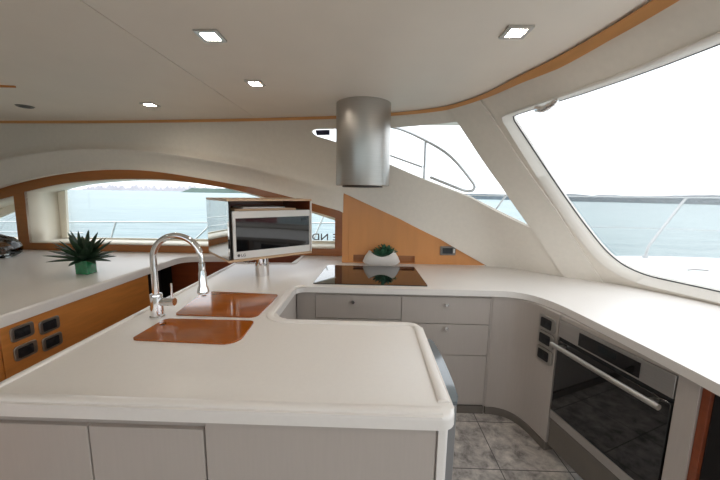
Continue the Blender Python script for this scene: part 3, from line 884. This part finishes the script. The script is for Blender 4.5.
# ================================================================== swivelling microwave cabinet
CR = R(41.5)
mc = tag(empty('microwave_cabinet', (-1.033, 2.315, 1.072), CR), 'swivelling open box of mirror and pale wood on a chrome post, holding the microwave', 'cabinet')
WD, DP, HT = .72, .53, .478
pbox('bottom_board', mc, 0, 0, 0, WD, DP, .018, M['light_wood'])
pbox('top_board', mc, 0, 0, HT - .018, WD, DP, HT, M['light_wood'])
pbox('mirror_side', mc, 0.0, 0.0, .0185, .012, DP, HT - .0185, M['mirror'], .001)
pbox('side_lining', mc, .0125, .004, .0185, .022, DP, HT - .0185, M['dark'], 0)
pbox('side_panel', mc, WD - .012, 0, .0185, WD, DP, HT - .0185, M['white'])
pbox('side_lining', mc, WD - .0145, .012, .0185, WD - .0125, DP - .0125, HT - .0185, M['wood_red'], 0)
pbox('back_panel', mc, .0225, DP - .012, .0185, WD - .0125, DP, HT - .0185, M['wood_red'], 0)
inv_m = Matrix.Rotation(-CR, 4, 'Z')
pl = inv_m @ Vector((-.868 + 1.033, 2.565 - 2.315, 0))
bm = B(); lathe(bm, [(.056, TOPZ - 1.072 + .0005), (.056, -.045), (.050, -.043), (.050, -.0005)], (pl.x, pl.y, 0), 32); obj('post', bm, M['chrome'], mc)

mw = tag(empty('microwave', (-1.033, 2.315, 1.0905), CR), 'silver microwave with dark glass door in the swivelling box', 'microwave')
MX0, MX1, MH = .040, .704, .365
pbox('housing', mw, MX0, .03, .004, MX1, .43, MH, M['grey'])
df = B(); sheet(df, rpoly([(MX0, .002, .006), (MX1, .002, .006), (MX1, MH, .006), (MX0, MH, .006)], 3), [[(MX0 + .022, .058), (MX1 - .006, .058), (MX1 - .006, MH - .052), (MX0 + .022, MH - .052)]], lambda x, z, o: Vector((x, .008 + o, z)), (.3, .2), .021)
door = obj('door_frame', df, M['white'], mw, sharp=30)
pbox('door_glass', door, MX0 + .0225, .012, .0585, MX1 - .0065, .02, MH - .0525, M['black_glass'], 0)
pbox('display', mw, MX1 - .085, .0105, MH - .09, MX1 - .035, .0118, MH - .07, M['screen'], 0)
mt = Matrix.Translation((MX0 + .055, .0078, .018)) @ Matrix.Rotation(R(90), 4, 'X')
text_mesh('logo', 'LG', .03, .0004, M['letter'], door, mt, .0006)
bm = B(); lathe(bm, [(.011, -.0006), (.011, 0), (0, 0)], (MX0 + .038, .0072, .029), 16, Matrix.Rotation(R(90), 3, 'X')); obj('badge', bm, M['letter'], door)
for (x0, x1, z0, z1, m, nm, lab, cat, y0) in ((.07, .59, 0, .016, 'light_wood', 'serving_board', 'flat beige board lying on top of the microwave', 'board', .04),
                                  (.14, .50, .0165, .028, 'white', 'booklet', 'thin white booklet on the beige board above the microwave', 'booklet', .06)):
    o = tag(empty(nm, (-1.033, 2.315, 1.0905 + MH + .0008 + z0), CR), lab, cat)
    bm = B(); prism(bm, rpoly([(x0, y0, .01), (x1, y0, .01), (x1, .30, .01), (x0, .30, .01)], 4), 0, z1 - z0)
    obj('board' if cat == 'board' else 'pages', bm, M[m], o, bevel=.002)

# ================================================================== plants, planter, bowl
def leaf(bm, base, d, L, w, droop=.1, th=.2, nseg=7):
    d = Vector(d).normalized(); side = d.cross(Vector((0, 0, 1)))
    if side.length < .1: side = Vector((1, 0, 0))
    side.normalize(); up = side.cross(d).normalized(); rows = []
    for i in range(nseg + 1):
        t = i / nseg; ww = w * (math.sin(math.pi * min(1, .18 + t * .82)) ** .8 if t < 1 else 0) + .0004
        p = Vector(base) + d * (L * t) + Vector((0, 0, -droop * L * t * t))
        rows.append([bm.verts.new(p - side * ww + up * ww * .25), bm.verts.new(p - up * ww * th), bm.verts.new(p + side * ww + up * ww * .25), bm.verts.new(p + up * ww * .1)])
    for a, b in zip(rows, rows[1:]):
        for k in range(4): bm.faces.new((a[k], a[(k + 1) % 4], b[(k + 1) % 4], b[k]))
    bm.faces.new(rows[0][::-1]); bm.faces.new(rows[-1])

pp = tag(empty('potted_succulent', (-2.30, 2.50, TOPZ)), 'dark spiky succulent in a small square green glass pot on the side console', 'plant')
bm = B(); prism(bm, rpoly([(-.052, -.048, .01), (.052, -.048, .01), (.052, .048, .01), (-.052, .048, .01)], 4), 0.0005, .115)
obj('pot', bm, M['green_glass'], pp, bevel=.004)
bm = B()
for ring, (n, el, L, w) in enumerate(((10, 8, .20, .026), (10, 24, .225, .028), (9, 42, .235, .027), (7, 60, .235, .026), (4, 80, .24, .020))):
    for k in range(n):
        a = 2 * math.pi * (k + .5 * (ring % 2) + random.uniform(-.15, .15)) / n; e_ = R(el + random.uniform(-7, 7))
        leaf(bm, (.02 * math.cos(a), .02 * math.sin(a), .116 + ring * .004), (math.cos(a) * math.cos(e_), math.sin(a) * math.cos(e_), math.sin(e_)), L * random.uniform(.88, 1.1), w, .10, .35)
obj('leaves', bm, M['leaf'], pp, sharp=60)

pt = tag(empty('planter', (.135, 3.035, TOPZ)), 'white boat-shaped planter with a leafy succulent behind the cooktop', 'planter')
bm = B(); rows = []
SEG = 48
def prow(hw, hd, z, sag, inner=0):
    r = []
    for k in range(SEG):
        a = 2 * math.pi * k / SEG; ca, sa = math.cos(a), math.sin(a)
        x = hw * math.copysign(abs(ca) ** .65, ca); y = hd * math.copysign(abs(sa) ** .85, sa)
        r.append(bm.verts.new((x, y, z + sag * (abs(x) / max(hw, .01)) ** 2)))
    return r
rows = [prow(.13, .028, .001, 0), prow(.150, .040, .006, 0), prow(.180, .060, .042, -.006), prow(.160, .062, .075, .012), prow(.122, .058, .092, .052), prow(.114, .050, .092, .050), prow(.10, .040, .065, .0)]
for a, b in zip(rows, rows[1:]):
    for k in range(SEG): bm.faces.new((a[k], a[(k + 1) % SEG], b[(k + 1) % SEG], b[k]))
bm.faces.new(rows[0][::-1]); bm.faces.new(rows[-1])
obj('bowl', bm, M['ceramic'], pt, sharp=50)
bm = B()
for (cx_, cz_, s, n) in ((.0, .09, 1.0, 9), (.06, .105, .9, 8), (.03, .135, .8, 7)):
    for ring, (el, q) in enumerate(((12, 1.0), (38, .9), (66, .7))):
        for k in range(n - ring * 2):
            a = 2 * math.pi * (k + .4 * ring + random.random() * .3) / (n - ring * 2); e_ = R(el)
            leaf(bm, (cx_, random.uniform(-.01, .01), cz_), (math.cos(a) * math.cos(e_) * 1.0, math.sin(a) * math.cos(e_) * .35, math.sin(e_) + .1), .115 * s * q, .024 * s, -.05, .4)
obj('leaves', bm, M['leaf_green'], pt, sharp=60)

gb = tag(empty('glass_bowl', (-3.76, 3.02, TOPZ)), 'rounded clear glass dome over dark brown and green pieces, cut by the left picture edge', 'bowl')
bm = B(); lathe(bm, [(.0, .003), (.20, .003), (.238, .03), (.25, .075), (.236, .13), (.19, .185), (.11, .222), (0, .235), (0, .229), (.108, .216), (.185, .180), (.23, .127), (.244, .075), (.232, .033), (.196, .008), (0, .008)], (0, 0, 0), 48)
obj('dome', bm, M['clear'], gb)
bm = B()
for k in range(22):
    a = random.random() * 6.28; r = random.uniform(.02, .17)
    mtx = Matrix.Translation((r * math.cos(a), r * math.sin(a), .04 + random.uniform(0, .045))) @ Matrix.Rotation(random.random() * 6, 4, 'Z') @ Matrix.Diagonal((.05, .022, .026, 1))
    bmesh.ops.create_icosphere(bm, subdivisions=2, radius=1, matrix=mtx)
M['pieces'] = mat('dark_pieces', srgb(84, 60, 48), 0.4, noise=0.5, nscale=9)
tag(obj('contents', bm, M['pieces'], gb), None, None, None, 'stuff')

# ================================================================== outside
bm = B(); bmesh.ops.create_grid(bm, x_segments=2, y_segments=2, size=20000)
so = obj('sea', bm, M['sea'], smooth=False); so.location = (0, 0, -1.6)
struct(so, 'pale blue-green rippled sea')
bm = B()
DK = [(3.1, -3), (4.0, -3), (4.2, 0.6), (5.2, 2.4), (6.1, 3.6), (5.9, 4.4), (5.0, 4.75), (3.9, 4.78), (3.1, 4.6), (2.6, 4.3), (2.3, 3.7), (2.2, 3.0), (2.6, 2.2), (3.0, 1.2)]
prism(bm, [tuple(p) for p in smooth_path(DK[1:-1], 4)] + [DK[-1], DK[0]], .62, .75)
struct(obj('foredeck', bm, M['deck']), 'white foredeck beyond the windscreen')
def hatch():
    bm = B(); tube(bm, smooth_path([(-.12, 0, .004), (-.05, .008, .010), (.05, -.004, .010), (.12, 0, .004)], 4), .008, 8)
    o = tag(obj('deck_cleat', bm, M['grey']), 'small grey fitting lying on the white foredeck', 'cleat'); o.location = (3.95, 3.84, .755); return o
hatch()

def rail(name, label, parts, loc):
    r = tag(empty(name, loc), label, 'railing')
    for nm, path, rad in parts:
        bm = B(); tube(bm, path, rad, 10); put(obj(nm, bm, M['rail_pale' if name == 'side_rail' else 'rail'], sharp=60), r)
    return r
rail('bow_rail', 'stainless bow railing with a slanted post standing on the foredeck beyond the windscreen', [
    ('top_rail', smooth_path([(1.2, 4.35, 1.60), (2.84, 4.63, 1.612), (4.45, 4.63, 1.62), (5.7, 4.45, 1.63), (6.05, 3.7, 1.64), (5.1, 2.4, 1.64), (4.1, .6, 1.64), (3.95, -2.5, 1.64)], 6), .012),
    ('wire', smooth_path([(1.6, 4.35, 1.18), (3.17, 4.63, 1.183), (4.98, 4.6, 1.165), (5.7, 4.4, 1.16), (6.05, 3.7, 1.16), (5.1, 2.4, 1.16), (4.1, .6, 1.16), (3.95, -2.5, 1.16)], 6), .006),
    ('post', [(3.996, 4.632, .75), (4.013, 4.632, .90), (4.03, 4.632, .94), (4.437, 4.632, 1.612)], .018),
    ('foot', [(3.996, 4.632, .75), (3.996, 4.632, .79)], .035)], (4, 4.63, .75))
rail('side_rail', 'thin stainless side railing seen through the arched window', [
    ('top_rail', [(-6.5, 4.7, 1.085), (-4.6, 4.7, 1.11), (-3.57, 4.7, 1.128), (-2.43, 4.7, 1.141), (-.4, 4.7, 1.169)], .010),
    ('post', [(-3.79, 4.7, 1.125), (-3.90, 4.7, .84)], .013),
    ('post', [(-2.38, 4.7, 1.141), (-2.40, 4.7, 1.06), (-2.60, 4.7, .88)], .013),
    ('post', [(-.60, 4.7, 1.40), (-.84, 4.7, .84)], .012),
    ('lower_rail', [(-6.5, 4.7, .93), (-4.3, 4.7, .95)], .010)], (-2.5, 4.7, .8))
rail('hand_rail', 'looped stainless hand rail outside the pointed side window', [
    ('loop', smooth_path([(-.1, 3.93, 2.42), (.253, 3.818, 2.363), (.421, 3.764, 2.305), (.613, 3.702, 2.205), (.799, 3.641, 2.09), (.942, 3.595, 1.965), (1.085, 3.549, 1.79), (1.14, 3.53, 1.705), (1.12, 3.54, 1.655), (1.06, 3.56, 1.652), (.95, 3.59, 1.69), (.687, 3.678, 1.80)], 6), .017),
    ('post', [(.621, 3.699, 2.20), (.623, 3.698, 1.78)], .016),
    ('wire', [(-.2, 3.9, 2.21), (.233, 3.824, 2.05), (.60, 3.703, 1.91)], .012)], (.6, 3.7, 1.8))
rail('stanchion', 'short slanted steel stanchion low in the pointed side window', [
    ('post', [(1.30, 3.47, 1.36), (1.443, 3.433, 1.61)], .010), ('top_rail', [(1.1, 3.53, 1.60), (1.9, 3.3, 1.635)], .007)], (1.4, 3.45, 1.3))

# distant land
def land(name, label, cat, m, x0, y0, x1, y1, h, seed, depth=60, kind=None, blocky=False):
    rnd = random.Random(seed); n = 90; bm = B(); rows = []
    a, b = Vector((x0, y0)), Vector((x1, y1)); t = (b - a).normalized(); nn = Vector((-t.y, t.x))
    hh = 0
    for i in range(n + 1):
        s = i / n; p = a.lerp(b, s); taper = min(1, s * 9, (1 - s) * 9)
        hh = .6 * hh + .4 * h * rnd.uniform(.7, 1.1) if not blocky else (h * rnd.uniform(.25, 1.2))
        z = -1.6 + max(.1, hh * taper)
        rows.append([bm.verts.new((p.x, p.y, -1.7)), bm.verts.new((p.x, p.y, z)), bm.verts.new((p.x + nn.x * depth, p.y + nn.y * depth, z)), bm.verts.new((p.x + nn.x * depth, p.y + nn.y * depth, -1.7))])
    for p, q in zip(rows, rows[1:]):
        for k in range(3): bm.faces.new((p[k], p[k + 1], q[k + 1], q[k]))
    bm.faces.new(rows[0]); bm.faces.new(rows[-1][::-1])
    o = obj(name, bm, m, smooth=not blocky, sharp=60)
    return tag(o, label, cat, None, kind)
land('wooded_shore', 'long dark wooded shoreline beyond the windscreen', 'shore', M['tree'], 45, 365, 330, 95, 5.6, 3, 40)
land('wooded_island', 'low green wooded island on the horizon in the arched window', 'island', M['island'], -520, 880, -230, 900, 13, 5)
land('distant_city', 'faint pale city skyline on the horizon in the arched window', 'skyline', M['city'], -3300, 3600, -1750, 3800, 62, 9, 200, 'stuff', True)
# small red boat lying off, mirrored in the microwave door
rb = tag(empty('red_boat', (28.5, -12.2, -1.6), R(68)), 'small red boat with a mast on the water, seen only mirrored in the microwave door', 'boat')
bm = B(); rows = []
for i in range(13):
    s = i / 12; x = -2.2 + 4.4 * s; w = .75 * (math.sin(math.pi * (.12 + .76 * s)) ** .7) * (1 if s < .7 else 1 - (s - .7) / .33)
    w = max(w, .03); z = .55 + .25 * s * s
    rows.append([bm.verts.new((x, -w, z)), bm.verts.new((x, -w * .7, -.05)), bm.verts.new((x, w * .7, -.05)), bm.verts.new((x, w, z))])
for p, q in zip(rows, rows[1:]):
    for k in range(4): bm.faces.new((p[k], p[(k + 1) % 4], q[(k + 1) % 4], q[k]))
bm.faces.new(rows[0][::-1]); bm.faces.new(rows[-1]); obj('hull', bm, M['red'], rb)
bm = B(); tube(bm, [(0, 0, .6), (0, 0, 3.6)], .05, 8); obj('mast', bm, M['deck'], rb)
bm = B(); box(bm, -1.2, -.4, .58, .6, .4, .85); obj('cabin', bm, M['deck'], rb, bevel=.08)
